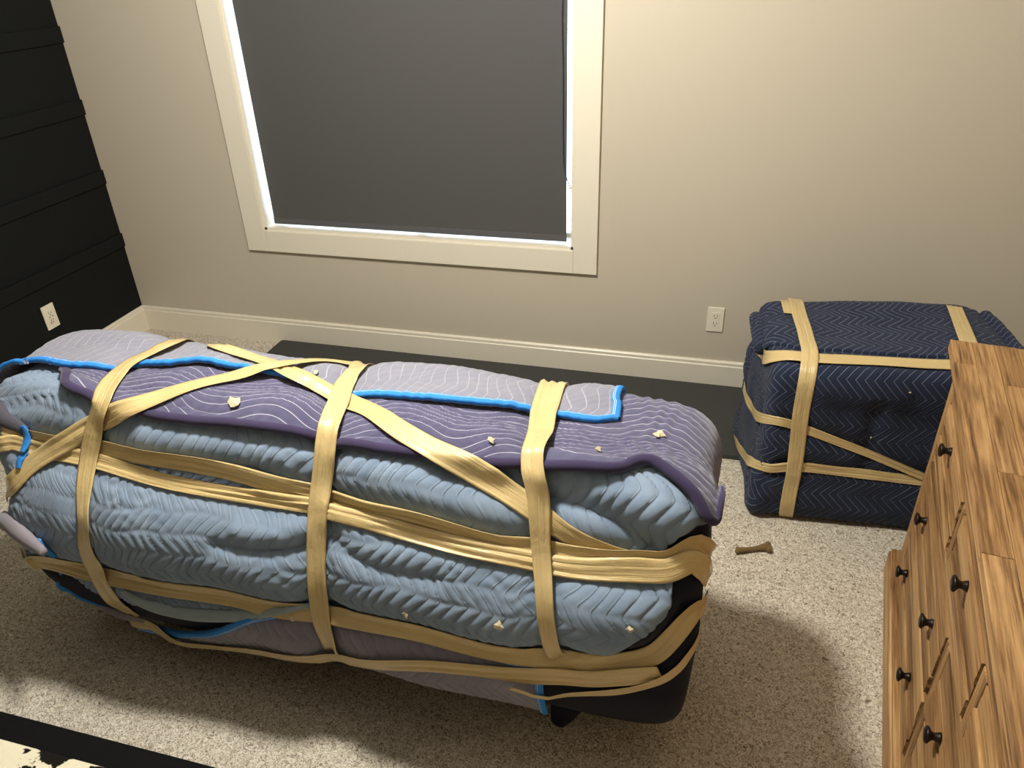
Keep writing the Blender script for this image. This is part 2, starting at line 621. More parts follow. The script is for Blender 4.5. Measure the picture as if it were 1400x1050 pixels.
class Wrap:
    """a soft rounded box: a runs along its length (-1..1, over both end faces), s runs around
    its section (0 bottom centre, then front, top, back)"""

    def __init__(self, cx, yc, zc, hx, hy, hz, rot, e1, e2, step):
        ts = np.linspace(0, 2 * math.pi, 6001)
        sec = np.array([sup(t - math.pi / 2, e1) for t in ts])      # starts at bottom
        sec[:, 0] *= -hy                                              # front = -y first
        sec[:, 1] *= hz
        L = np.r_[0, np.cumsum(np.linalg.norm(np.diff(sec, axis=0), axis=1))]
        self.Ls = L[-1]
        self.sec, self.secL = sec, L / L[-1]
        te = np.linspace(-math.pi / 2, math.pi / 2, 6001)
        en = np.array([sup(t, e2) for t in te])                       # (g, x)
        m = np.stack([en[:, 1] * hx, en[:, 0] * min(hy, hz)], 1)
        L = np.r_[0, np.cumsum(np.linalg.norm(np.diff(m, axis=0), axis=1))]
        self.La = L[-1]
        self.en, self.enL = en, L / L[-1] * 2 - 1
        self.c = (cx, yc, zc)
        self.hx = hx
        self.rot = rot
        self.na = int(self.La / step)
        self.ns = int(self.Ls / step)
        self.A = np.linspace(-1, 1, self.na)
        self.S = np.linspace(0, 1, self.ns)
        self.layers = []

    def base(self):
        g = np.interp(self.A, self.enL, self.en[:, 0])
        X = np.interp(self.A, self.enL, self.en[:, 1]) * self.hx
        y = np.interp(self.S, self.secL, self.sec[:, 0])
        z = np.interp(self.S, self.secL, self.sec[:, 1])
        P = np.zeros((self.na, self.ns, 3))
        P[..., 0] = X[:, None]
        P[..., 1] = g[:, None] * y[None]
        P[..., 2] = g[:, None] * z[None]
        return P

    def to_world(self, P):
        c, s = math.cos(self.rot), math.sin(self.rot)
        Q = np.empty_like(P)
        Q[..., 0] = c * P[..., 0] - s * P[..., 1] + self.c[0]
        Q[..., 1] = s * P[..., 0] + c * P[..., 1] + self.c[1]
        Q[..., 2] = P[..., 2] + self.c[2]
        return Q

    @staticmethod
    def normals(P):
        da = np.gradient(P, axis=0)
        ds = np.gradient(P, axis=1)
        n = np.cross(ds, da)
        n /= np.maximum(np.linalg.norm(n, axis=-1, keepdims=True), 1e-9)
        return n

    def set(self, P):
        self.P = P
        self.N = self.normals(P)
        # make sure they point outwards
        ctr = P.reshape(-1, 3).mean(0)
        if ((P - ctr) * self.N).sum() < 0:
            self.N = -self.N
        V = P.reshape(-1, 3)
        na, ns = self.na, self.ns
        i, j = np.meshgrid(np.arange(na - 1), np.arange(ns - 1), indexing='ij')
        q = (i * ns + j).ravel()
        self.faces = np.stack([q, q + 1, q + ns + 1, q + ns], 1)
        self.bvh = BVHTree.FromPolygons([tuple(v) for v in V], [tuple(f) for f in self.faces.tolist()])
        self.layers = [(V, self.faces)]
        self.ob = {0: (self.bvh, P)}
        self.cb = None

    def combined(self):
        if self.cb is None:
            vs_, fs, o = [], [], 0
            for V, f in self.layers:
                vs_ += [tuple(v) for v in V]
                fs += [tuple(int(x) + o for x in q) for q in f]
                o += len(V)
            self.cb = BVHTree.FromPolygons(vs_, fs)
        return self.cb

    def param(self, loc, fi, G=None):
        G = self.P if G is None else G
        i, j = divmod(fi, self.ns - 1)
        p00, p10, p01 = G[i, j], G[i + 1, j], G[i, j + 1]
        l = np.array(loc) - p00
        ea, es = p10 - p00, p01 - p00
        a = np.clip(l @ ea / max(ea @ ea, 1e-12), 0, 1)
        s = np.clip(l @ es / max(es @ es, 1e-12), 0, 1)
        return (np.interp(i + a, np.arange(self.na), self.A), np.interp(j + s, np.arange(self.ns), self.S))

    def px(self, x, y, off=0):
        if off not in self.ob:
            Q = self.P + self.N * off
            self.ob[off] = (BVHTree.FromPolygons([tuple(v) for v in Q.reshape(-1, 3)], [tuple(f) for f in self.faces.tolist()]), Q)
        bv, G = self.ob[off]
        d = ray(x, y)
        loc, n, fi, dist = bv.ray_cast(CAM, d)
        if loc is None:
            best = None
            for k in np.linspace(.8, 4, 120):
                l2, n2, f2, ds = bv.find_nearest(CAM + d * float(k))
                if best is None or ds < best[2]:
                    best = (l2, f2, ds)
            loc, fi = best[0], best[1]
        return self.param(loc, fi, G)

    def cur(self, pts, off=0):
        """list of ('p',a,s) params or pixel pairs -> params"""
        return [(p[1], p[2]) if p[0] == 'p' else self.px(*p, off) for p in pts]

    def sample(self, a, s):
        a = np.clip(np.asarray(a, float), -1, 1)
        s = np.asarray(s, float) % 1.0
        fa = np.clip((a + 1) / 2 * (self.na - 1), 0, self.na - 1.0001)
        fs = np.clip(s * (self.ns - 1), 0, self.ns - 1.0001)
        i, j = fa.astype(int), fs.astype(int)
        u, v = (fa - i)[..., None], (fs - j)[..., None]
        f = lambda G: (G[i, j] * (1 - u) * (1 - v) + G[i + 1, j] * u * (1 - v) + G[i, j + 1] * (1 - u) * v + G[i + 1, j + 1] * u * v)
        n = f(self.N)
        return f(self.P), n / np.maximum(np.linalg.norm(n, axis=-1, keepdims=True), 1e-9)

    def groove(self, pl, width, depth):
        """displacement field of a groove along a param polyline"""
        q = smooth_poly(pl, 160)
        ga = self.A[:, None] * self.La / 2
        gs = self.S[None, :] * self.Ls
        d2 = np.full((self.na, self.ns), 1e9)
        for a, s in q:
            d2 = np.minimum(d2, (ga - a * self.La / 2) ** 2 + (gs - s * self.Ls) ** 2)
        return -depth * np.exp(-d2 / width ** 2)

    def sheet(self, name, bottom, top, mat, parent, off, nu, nv, quilt=None, skirt=.0, left=None, right=None, lift=None, seed=0):
        """Coons patch in param space, laid off the body"""
        met = np.array([self.La / 2, self.Ls])
        B = smooth_poly(np.array(bottom) * met, nu)
        T = smooth_poly(np.array(top) * met, nu)
        Lc = smooth_poly(np.array(left) * met, nv) if left is not None else None
        Rc = smooth_poly(np.array(right) * met, nv) if right is not None else None
        u = np.linspace(0, 1, nu)[:, None, None]
        v = np.linspace(0, 1, nv)[None, :, None]
        Q = (1 - v) * B[:, None] + v * T[:, None]
        if Lc is None:
            Lc = np.linspace(B[0], T[0], nv)
        if Rc is None:
            Rc = np.linspace(B[-1], T[-1], nv)
        Q = Q + (1 - u) * Lc[None] + u * Rc[None] - ((1 - u) * (1 - v) * B[0] + u * (1 - v) * B[-1] + (1 - u) * v * T[0] + u * v * T[-1])
        P, N = self.sample(Q[..., 0] / met[0], Q[..., 1] / met[1])
        uv = Q.copy()
        wob = .0045 * np.sin(uv[..., 0] * 17 + uv[..., 1] * 23) + .003 * np.sin(uv[..., 0] * 41 - uv[..., 1] * 31)
        uv[..., 0] += wob
        uv[..., 1] += .004 * np.sin(uv[..., 0] * 13 + 2) + .003 * np.sin(uv[..., 0] * 37)
        o = np.full((nu, nv), off)
        if lift is not None:
            o = o + lift(u[..., 0], v[..., 0])
        if quilt is not None:
            o = o + quilt(uv[..., 0], uv[..., 1])
        V = P + N * o[..., None]
        V[..., 2] = np.maximum(V[..., 2], .004)
        # skirt back to the body round the whole rim
        ring = [(i, 0) for i in range(nu)] + [(nu - 1, j) for j in range(1, nv)] + [(i, nv - 1) for i in range(nu - 2, -1, -1)] + [(0, j) for j in range(nv - 2, 0, -1)]
        i, j = np.meshgrid(np.arange(nu - 1), np.arange(nv - 1), indexing='ij')
        q = (i * nv + j).ravel()
        faces = np.stack([q, q + 1, q + nv + 1, q + nv], 1).tolist()
        verts = V.reshape(-1, 3).tolist()
        uvl = uv.reshape(-1, 2).tolist()
        b0 = len(verts)
        for (a, b) in ring:
            pp = P[a, b] + N[a, b] * (o[a, b] - (skirt if skirt else off))
            pp[2] = max(pp[2], .003)
            verts.append(pp.tolist())
            uvl.append(uv[a, b].tolist())
        nr = len(ring)
        for k in range(nr):
            a, b = ring[k], ring[(k + 1) % nr]
            faces.append((a[0] * nv + a[1], b[0] * nv + b[1], b0 + (k + 1) % nr, b0 + k))
        ob = mesh_obj(name, verts, faces, mat, None, uvl)
        keep(ob, parent)
        self.layers.append((np.array(verts), faces))
        self.cb = None
        ob_info = dict(ob=ob, Q=Q / met, V=V, N=N)
        return ob_info

    def edge_band(self, name, info, idx, width, mat, parent, off=.0025):
        """a ribbon laid along one rim of a sheet; idx: 'bottom','left','right'"""
        V, N = info['V'], info['N']
        if idx == 'bottom':
            E0, E1, n = V[:, 0], V[:, 1], N[:, 0]
        elif idx == 'right':
            E0, E1, n = V[-1], V[-2], N[-1]
        else:
            E0, E1, n = V[0], V[1], N[0]
        inn = E1 - E0
        inn /= np.maximum(np.linalg.norm(inn, axis=1, keepdims=True), 1e-9)
        for _ in range(6):
            inn[1:-1] = (inn[:-2] + inn[1:-1] + inn[2:]) / 3
        verts, uvs, faces = [], [], []
        prof = [(-.001, -.008), (-.004, -.003), (-.0035, off), (0, off * 1.6), (width * .5, off * 1.8), (width, off), (width + .001, -.004)]
        us = [0, .1, .2, .3, .6, .95, 1]
        L = np.r_[0, np.cumsum(np.linalg.norm(np.diff(E0, axis=0), axis=1))]
        for k in range(len(E0)):
            for (a, h), u_ in zip(prof, us):
                p = E0[k] + inn[k] * a + n[k] * h
                p[2] = max(p[2], .003)
                verts.append(p.tolist())
                uvs.append((u_, L[k]))
        m = len(prof)
        for k in range(len(E0) - 1):
            for j in range(m - 1):
                faces.append((k * m + j, k * m + j + 1, (k + 1) * m + j + 1, (k + 1) * m + j))
        ob = mesh_obj(name, verts, faces, mat, None, uvs)
        ob.parent = info['ob']
        self.layers.append((np.array(verts), faces))
        self.cb = None
        return ob

    def tape(self, pts, width, parent, off=.0035, wr=.0014, name='packing_tape', seed=0, taut=26, mat=None, nx=11, e0=None, e1=None, on_body=False):
        pts = list(pts)
        if e0:
            a, s_ = self.px(*pts[0])
            pts = [('p', a + e0[0] * k, s_ + e0[1] * k) for k in (1, .66, .33)] + pts
        if e1:
            a, s_ = self.px(*pts[-1])
            pts = pts + [('p', a + e1[0] * k, s_ + e1[1] * k) for k in (.33, .66, 1)]
        cb = self.bvh if on_body else self.combined()
        P3 = []
        for p in pts:
            if p[0] == 'p':
                q, n = self.sample(p[1], p[2])
                q, n = Vector(q), Vector(n)
                l, nn, f, d = cb.ray_cast(q + n * .1, -n, .2)
                P3.append(l if l is not None else q + n * .01)
            else:
                l, n, f, d = (self.bvh if p[0] == 'b' else cb).ray_cast(CAM, ray(p[-2], p[-1]))
                if l is None:
                    q, n = self.sample(*self.px(p[-2], p[-1]))
                    l = Vector(q)
                P3.append(l)
        L = sum((b - a).length for a, b in zip(P3, P3[1:]))
        nL = max(12, int(L / .009))
        C = smooth_poly(P3, nL)
        ws = np.interp(np.linspace(0, 1, nL), np.linspace(0, 1, len(width)), width) if hasattr(width, '__len__') else np.full(nL, width)
        # smooth normals of the body along the centre line
        Nn = np.zeros((nL, 3))
        for k in range(nL):
            l, n, f, d = self.bvh.find_nearest(Vector(C[k]))
            a, s = self.param(l, f)
            Nn[k] = self.sample(a, s)[1]
        for _ in range(24):
            Nn[1:-1] = (Nn[:-2] + Nn[1:-1] + Nn[2:]) / 3
        Nn /= np.linalg.norm(Nn, axis=1, keepdims=True)
        Tn = np.gradient(C, axis=0)
        Tn /= np.linalg.norm(Tn, axis=1, keepdims=True)
        Sd = np.cross(Nn, Tn)
        Sd /= np.linalg.norm(Sd, axis=1, keepdims=True)
        G = np.zeros((nL, nx, 3))
        Hh = np.zeros((nL, nx))
        for k in range(nL):
            for j in range(nx):
                base = C[k] + Sd[k] * ws[k] * (j / (nx - 1) - .5)
                G[k, j] = base
                o = Vector(base + Nn[k] * .09)
                l, n, f, d = cb.ray_cast(o, Vector(-Nn[k]), .22)
                Hh[k, j] = .09 - d if l is not None else np.nan
        good = ~np.isnan(Hh)
        if good.any():
            Hh[~good] = np.nanmedian(Hh)
        else:
            Hh[:] = 0
        K = np.pad(Hh, ((2, 2), (1, 1)), mode='edge')
        Hh = np.max([K[i:i + nL, j:j + nx] for i in range(5) for j in range(3)], axis=0)
        H0 = Hh.copy()
        for _ in range(taut):
            K = np.pad(Hh, ((1, 1), (1, 1)), mode='edge')
            Hh = (1.6 * K[:-2, 1:-1] + 1.6 * K[2:, 1:-1] + .5 * K[1:-1, :-2] + .5 * K[1:-1, 2:] + .8 * K[1:-1, 1:-1]) / 5
            Hh = np.maximum(Hh, H0 - .002)
        r = np.random.default_rng(seed + 5)
        Lc = np.linspace(0, L, nL)[:, None]
        cr = np.linspace(0, 1, nx)[None]
        wrk = sum(np.sin(cr * r.uniform(8, 26) + np.sin(Lc * r.uniform(2, 9) + r.uniform(0, 6)) * 1.4 + r.uniform(0, 6)) for _ in range(4)) / 2
        wrk = wrk * (0.35 + .65 * (np.sin(Lc * r.uniform(3, 7) + r.uniform(0, 6)) * .5 + .5))
        Hh = Hh + off + wr * (wrk + 1)
        V = G + Nn[:, None] * Hh[..., None]
        V[..., 2] = np.maximum(V[..., 2], .006)
        verts = V.reshape(-1, 3)
        i, j = np.meshgrid(np.arange(nL - 1), np.arange(nx - 1), indexing='ij')
        q = (i * nx + j).ravel()
        faces = np.stack([q, q + 1, q + nx + 1, q + nx], 1).tolist()
        uv = np.stack(np.broadcast_arrays(cr * np.mean(ws) * 1.0, Lc), -1).reshape(-1, 2)
        ob = mesh_obj(name, verts.tolist(), faces, mat or M['tape'], None, uv)
        keep(ob, parent)
        sm = ob.modifiers.new('thickness', 'SOLIDIFY')
        sm.thickness = .0009
        sm.offset = -1
        self.layers.append((verts, faces))
        self.cb = None
        return ob

    def scrap(self, x, y, size, parent, seed, mat=None, name='torn_scrap', label=None):
        cb = self.combined()
        l, n, f, d = cb.ray_cast(CAM, ray(x, y))
        if l is None:
            return
        q, nn = self.sample(*self.param(*self.bvh.find_nearest(l)[0:3:2]))
        n = Vector(nn)
        r = random.Random(seed)
        t = n.cross(Vector((0, 0, 1))).normalized()
        b = n.cross(t)
        m = 9
        vs_ = [l + n * (.009 + .004 * r.random())]
        for k in range(m):
            a = 2 * math.pi * k / m
            rr = size * r.uniform(.35, 1)
            vs_.append(l + (t * math.cos(a) + b * math.sin(a)) * rr + n * (.005 + .006 * r.random()))
        fs = [(0, 1 + k, 1 + (k + 1) % m) for k in range(m)]
        o = mesh_obj(name, vs_, fs, mat or M['scrap'], None, None, False)
        sm = o.modifiers.new('thickness', 'SOLIDIFY')
        sm.thickness = .001
        keep(o, parent)
        if label:
            o['label'] = label
        return o

    def body(self, name, mat, parent, uvq=None):
        P = self.P.copy()
        a = self.A[:, None] * self.La / 2 + 0 * self.S[None]
        s = self.S[None] * self.Ls + 0 * self.A[:, None]
        if uvq is not None:
            P = P + self.N * uvq(a, s)[..., None]
        P[..., 2] = np.maximum(P[..., 2], .002)
        ob = mesh_obj(name, P.reshape(-1, 3).tolist(), self.faces.tolist(), mat, None, np.stack([a, s], -1).reshape(-1, 2))
        return keep(ob, parent)


def quilt_zig(S, A, P, amp, soft=False, along='u', puck=0.0, pw=3.5, asym=0.0):
    def f(u, v):
        if along == 'v':
            u, v = v, u
        tri = A / math.asin(soft) * np.arcsin(soft * np.sin(v * 2 * math.pi / P)) if soft else 2 * A * np.abs(((v / (P / 2)) + 1) % 2 - 1)
        q = ((u + tri) / S) % 1.0
        d = np.abs(2 * q - 1)
        h = amp * (1 - d ** pw) + asym * amp * (q - .5)
        if puck:
            h = h * (1 - puck * np.exp(-((np.abs((v / (P / 2)) % 1.0 - .5)) / .13) ** 2) * (.75 + .25 * np.sin(u * 31 + v * 11)))
        return h
    return f


# ---------------------------------------------------------------- the long bundle
long_b = thing('wrapped_furniture', (-.93, 1.5, 0), 'long furniture piece wrapped in light blue and purple moving blankets and tan tape', 'furniture')
WB1 = Wrap(-.900, 1.395, .402, .936, .270, .400, 0.0, .44, .18, .0075)
P0 = WB1.base()
N0 = Wrap.normals(P0)
if (P0 * N0).sum() < 0:
    N0 = -N0
nz = sines(P0 * np.array([1, 1.2, 1.6]), 3, 1.2) * .012 + sines(P0, 5, 3.2) * .005
P1 = WB1.to_world(P0 + N0 * nz[..., None])
# the lower front tucks under
fr_ = np.clip((1.395 - P1[..., 1]) / .2, 0, 1)
P1[..., 1] += .10 * np.clip((.30 - P1[..., 2]) / .30, 0, 1) ** 1.3 * fr_ + .10 * np.clip((P1[..., 2] - .42) / .36, 0, 1) ** 1.25 * fr_
P1[..., 0] += .10 * np.clip((.74 - P1[..., 2]) / .20, 0, 1) * np.clip((-1.25 - P1[..., 0]) / .4, 0, 1)
P1[..., 2] = np.maximum(P1[..., 2], .006)
WB1.set(P1)

TP = dict(
    T1=[(235, 474), (200, 490), (165, 515), (142, 550), (131, 590), (124, 630), (118, 680), (120, 720), (134, 770), (163, 818)],
    T2=[(492, 509), (476, 527), (457, 570), (447, 620), (440, 680), (437, 740), (437, 810), (441, 850), (457, 884)],
    T3=[(757, 531), (746, 570), (738, 610), (735, 650), (737, 700), (740, 760), (746, 820), (756, 880), (764, 898)],
    HL=[(24, 606), (60, 617), (133, 632), (250, 663), (425, 693), (450, 701), (550, 727), (650, 752), (740, 770), (800, 779), (860, 781), (910, 781), (944, 768)],
    HU=[(30, 592), (80, 600), (137, 607), (250, 629), (425, 668), (450, 676), (550, 701), (650, 729), (740, 749), (800, 759), (860, 763), (910, 765), (946, 744)],
    D1=[(300, 476), (350, 493), (400, 513), (440, 537), (480, 557), (540, 586), (600, 619), (660, 654), (720, 690), (760, 715), (830, 752), (880, 776)],
    D2=[(490, 503), (420, 498), (370, 504), (300, 521), (230, 541), (170, 562), (120, 585), (80, 611), (45, 637), (22, 660)],
    L1=[(62, 766), (150, 786), (300, 812), (430, 836), (559, 856), (640, 876), (725, 894), (799, 903), (848, 904), (898, 890), (942, 838)],
    L2=[(140, 846), (200, 866), (260, 877), (350, 887), (450, 894), (560, 906), (650, 914), (740, 922), (800, 925), (850, 922), (903, 917)],
    L3=[(700, 932), (760, 941), (800, 945), (850, 942), (900, 928), (925, 912), (940, 893)],
)
disp = np.zeros((WB1.na, WB1.ns))
for k, wd, dp in (('T1', .05, .016), ('T2', .06, .030), ('T3', .06, .026), ('HL', .05, .030), ('HU', .04, .012), ('D1', .05, .010), ('D2', .05, .010), ('L1', .035, .030)):
    disp = disp + WB1.groove(WB1.cur(TP[k]), wd, dp)
# creases and rolls of the light blue blanket
for pl, wd, dp in (([(742, 668), (790, 684), (840, 708), (890, 742)], .022, .026), ([(745, 640), (800, 655), (860, 680), (930, 705)], .035, -.018),
                   ([(300, 742), (360, 752), (430, 748)], .018, .018), ([(330, 722), (380, 728), (430, 722)], .02, -.012), ([(455, 742), (520, 775), (600, 790)], .02, .012),
                   ([(455, 715), (500, 735), (560, 755), (640, 768), (720, 780)], .03, -.010), ([(20, 530), (100, 545), (180, 570)], .05, -.016), ([(40, 700), (200, 735), (400, 790)], .08, -.022),
                   ([(480, 790), (600, 825), (720, 850), (860, 850)], .08, -.018), ([(200, 600), (320, 612), (420, 630)], .03, -.012), ([(480, 640), (600, 680), (700, 715)], .04, -.012)):
    disp = disp + WB1.groove(WB1.cur(pl), wd, dp)
Pn = WB1.P + WB1.N * disp[..., None]
Pn[..., 2] = np.maximum(Pn[..., 2], .006)
WB1.set(Pn)
WB1.body('dark_blanket', M['darkcloth'], long_b)['label'] = 'dark navy blanket showing at the ends and underneath'

SB = .80   # param of the back face, out of sight
# light blue blanket
lb_bot = WB1.cur([(70, 772), (110, 795), (160, 818), (240, 830), (340, 838), (430, 842), (540, 858), (640, 880), (740, 901), (800, 899), (850, 889), (885, 868)], .012)
lb_bot = [(-.93, lb_bot[0][1] - .01)] + lb_bot
lb_right = WB1.cur([(885, 868), (915, 835), (921, 800), (925, 770), (912, 748), (950, 722), (972, 695)], .012)
s_top = WB1.px(600, 545)[1]
lb_right = lb_right + [(lb_right[-1][0] + .0, s_top)]
lb_top = [(-.93, s_top + .03), (-.5, s_top), (0, s_top), (lb_right[-1][0], s_top)]
qb = quilt_zig(.031, .019, .090, .0058, .96, 'u', .55, 3.2, .5)
pk = lambda u, v: qb(u, v) * (.75 + .25 * np.sin(u * 9 + v * 7)) + .0012 * np.sin(v * 230 + np.sin(u * 60) * 2.5) * (np.sin(u * 13 + 1) * .5 + .5) * (np.sin(v * 29 + u * 8) * .5 + .5)
lb = WB1.sheet('light_blue_blanket', lb_bot, lb_top, M['lightblue'], long_b, .010, 520, 230, pk, .016, right=lb_right)
lb['ob']['label'] = 'light blue quilted moving blanket'

# purple blanket over the top and the right shoulder
pb = WB1.cur([(83, 506), (90, 521), (112, 536), (150, 553), (200, 563), (260, 573), (330, 580), (430, 597), (520, 611), (620, 627), (720, 634), (780, 638), (845, 637), (866, 629), (884, 626), (905, 634), (935, 657), (962, 688), (976, 716)], .034)
pb_s = pb[-1][1]
pb = pb + [(pb[-1][0] + .010, pb_s + .03), (pb[-1][0] + .02, pb_s + .07)]
p_left = [pb[0]] + WB1.cur([(84, 496), (95, 488)], .034)
p_left = p_left + [(p_left[-1][0], SB - .1)]
p_top = [p_left[-1], (-.3, SB - .1), (.3, SB - .1), (.97, SB - .1)]
qp = quilt_zig(.027, .028, .30, .0022, .3, 'v')
pw_ = WB1.sheet('purple_blanket', pb, p_top, M['purple'], long_b, .028, 460, 150, lambda u, v: qp(u, v) + .0011 * np.sin(u * 160 + 3 * np.sin(v * 60)) * np.sin(v * 130 + 2 * np.sin(u * 45)) + .0022 * np.exp(-((u - .80) / .10) ** 2) * np.sin(u * 120 + 4 * np.sin(u * 23) + 2.5 * np.sin(v * 22)), .022, left=p_left,
                lift=lambda u, v: .010 * np.exp(-(v / .06) ** 2) * (1 + .5 * np.sin(u * 21)))
pw_['ob']['label'] = 'purple quilted moving blanket folded over the top'
E0 = pw_['V'][:, 0] + pw_['N'][:, 0] * -.006
hem = sweep('rolled_hem', smooth_poly(E0[:-6:6], 300), np.interp(np.linspace(0, 1, 300), [0, .02, .93, 1], [.006, .0125, .0125, .003]), M['purplefelt'], None, 10)
hem.parent = pw_['ob']
WB1.layers.append((np.array([v.co[:] for v in hem.data.vertices]), [tuple(p.vertices) for p in hem.data.polygons]))

# lavender blanket with a blue bound edge
le = WB1.cur([(16, 490), (45, 491), (100, 496), (180, 498), (230, 496), (285, 494), (340, 503), (400, 513), (440, 527), (470, 539), (500, 538), (560, 541), (640, 550), (720, 560), (750, 565), (800, 570), (846, 568)], .045)
le = [(-.985, le[0][1] + .01)] + le
l_right = WB1.cur([(846, 568), (848, 550), (851, 529)], .045)
l_right = l_right + [(l_right[-1][0] + .005, SB)]
l_top = [(-.985, SB), (-.3, SB), (.2, SB), l_right[-1]]
ql = quilt_zig(.027, .012, .16, .002, False, 'u')
lv = WB1.sheet('lavender_blanket', le, l_top, M['lavender'], long_b, .042, 420, 120, lambda u, v: ql(u, v) + .0010 * np.sin(u * 150 + 3 * np.sin(v * 50)) * np.sin(v * 120 + 2 * np.sin(u * 35)), .010, right=l_right,
               lift=lambda u, v: .016 * np.exp(-(v / .05) ** 2) * np.exp(-(u / .12) ** 2) + .005 * np.sin(u * 17) * np.exp(-(v / .1) ** 2))
lv['ob']['label'] = 'pale lavender quilted blanket with blue bound edge'
WB1.edge_band('edge_binding', lv, 'bottom', .017, M['binding'], long_b)
WB1.edge_band('edge_binding', lv, 'right', .017, M['binding'], long_b)

# grey blanket hanging below, with a blue bound upper edge
ge = WB1.cur([(186, 853), (225, 866), (260, 867), (330, 849), (385, 834), (430, 825), (458, 833), (540, 856), (620, 878), (690, 897), (742, 909)], .022)
gb = WB1.cur([(186, 866), (260, 882), (330, 892), (440, 896), (520, 909), (600, 933), (680, 953), (748, 971)], .022)
gl = WB1.sheet('grey_blanket', ge, gb, M['greycloth'], long_b, .020, 260, 40, quilt_zig(.03, .015, .10, .002, False, 'u'), .010,
               lift=lambda u, v: .012 * v + .006 * np.sin(u * 11) * v)
gl['ob']['label'] = 'grey quilted blanket sagging along the bottom'
WB1.edge_band('edge_binding', gl, 'bottom', .017, M['binding'], long_b)
WB1.edge_band('edge_binding', gl, 'right', .015, M['binding'], long_b)


def roll3(name, px, rads, mat, wrap, parent, lift=.012, n=10, flat=1.0, num=40, upv=(-.1, -.9, .45)):
    cb = wrap.combined()
    pts = []
    for (x, y) in px:
        l, nn, f, d = cb.ray_cast(CAM, ray(x, y))
        if l is None or d > 3.0:
            l = Vector(wrap.sample(*wrap.px(x, y))[0])
        pts.append(l - ray(x, y) * lift)
    C = smooth_poly(pts, num)
    C[:, 2] = np.maximum(C[:, 2], .012)
    rr = np.interp(np.linspace(0, 1, num), np.linspace(0, 1, len(rads)), rads) if hasattr(rads, '__len__') else [rads] * num
    return keep(sweep(name, C, rr, mat, None, n, flat, upv), parent)


roll3('blanket_fold', [(168, 808), (200, 826), (260, 838), (330, 841), (390, 834), (428, 826)], [.006, .016, .02, .017, .012, .005], M['paleroll'], WB1, long_b, .014)
roll3('edge_binding', [(84, 778), (77, 800), (79, 820), (92, 830), (116, 832), (140, 829)], [.006, .009, .010, .011, .008, .004], M['binding'], WB1, long_b, .02, 8, .35)
roll3('blanket_corner', [(120, 838), (150, 850), (190, 868), (215, 876)], [.004, .024, .020, .004], M['greyfelt'], WB1, long_b, .006, 10, .6)
roll3('blanket_fold', [(-25, 560), (5, 572), (25, 583), (36, 590)], [.030, .026, .020, .014], M['darkfelt'], WB1, long_b, .012, 10, .6)
roll3('edge_binding', [(30, 582), (37, 594), (36, 606), (30, 618)], [.008, .013, .013, .008], M['binding'], WB1, long_b, .03, 8, .4)
roll3('edge_binding', [(38, 614), (28, 628), (25, 640)], [.007, .011, .008], M['binding'], WB1, long_b, .014, 8, .5)
fp = smooth_poly([at_y(3, 710, 1.16), at_y(16, 717, 1.13), at_y(37, 737, 1.095), at_y(60, 755, 1.06)], 24)
keep(sweep('blanket_fold', fp, np.interp(np.linspace(0, 1, 24), [0, .08, .4, 1], [.008, .026, .027, .012]), M['greyfelt'], None, 12, .7, (-.1, -.9, .45)), long_b)
roll3('edge_binding', [(52, 738), (60, 750), (74, 761)], [.010, .016, .010], M['binding'], WB1, long_b, .03, 8, .5)
# dark corner of the under-blanket resting on the floor
dk = [at_z(762, 988, .014), at_z(768, 976, .04), at_z(775, 962, .075), at_z(785, 948, .11)]
keep(sweep('blanket_corner', smooth_poly(dk, 30), np.interp(np.linspace(0, 1, 30), [0, .3, .7, 1], [.020, .034, .042, .045]), M['darkcloth'], None, 12, .7, (-.1, -.9, .3)), long_b)

# tapes, laid from the inside out
WB1.tape(TP['L1'], .046, long_b, seed=1, wr=.0022, e0=(-.05, 0), e1=(.05, .02))
WB1.tape(TP['L2'], [.028, .03, .034, .04, .05], long_b, seed=2, wr=.0026)
WB1.tape(TP['L3'], [.012, .02, .024], long_b, seed=3, e1=(.04, .02))
WB1.tape(TP['D1'], [.055, .055, .05, .05, .05], long_b, seed=7, e0=(-.05, .05))
WB1.tape(TP['HU'], [.04, .05, .055, .055, .06], long_b, seed=4, wr=.0042, e0=(-.03, 0), e1=(.05, .004))
WB1.tape(TP['HL'], [.04, .036, .036, .04, .05], long_b, seed=5, wr=.0026, e0=(-.03, 0), e1=(.05, .0))
WB1.tape(TP['D2'], [.040, .048, .05, .055], long_b, seed=6, e1=(-.03, -.012))
WB1.tape(TP['T1'], [.045, .055, .055, .045, .045], long_b, seed=8, wr=.002, e0=(.03, .08), e1=(.012, -.03))
WB1.tape(TP['T2'], [.045, .05, .05, .046, .046], long_b, seed=9, e0=(.01, .08))
WB1.tape(TP['T3'], [.062, .066, .058, .04, .036], long_b, seed=10, wr=.0024, e0=(.0, .08))
for k, (x, y, sz) in enumerate([(322, 553, .022), (673, 604, .011), (818, 617, .010), (901, 597, .017), (556, 838, .011), (684, 852, .015), (861, 858, .010), (400, 845, .012), (432, 511, .012)]):
    WB1.scrap(x, y, sz, long_b, k)

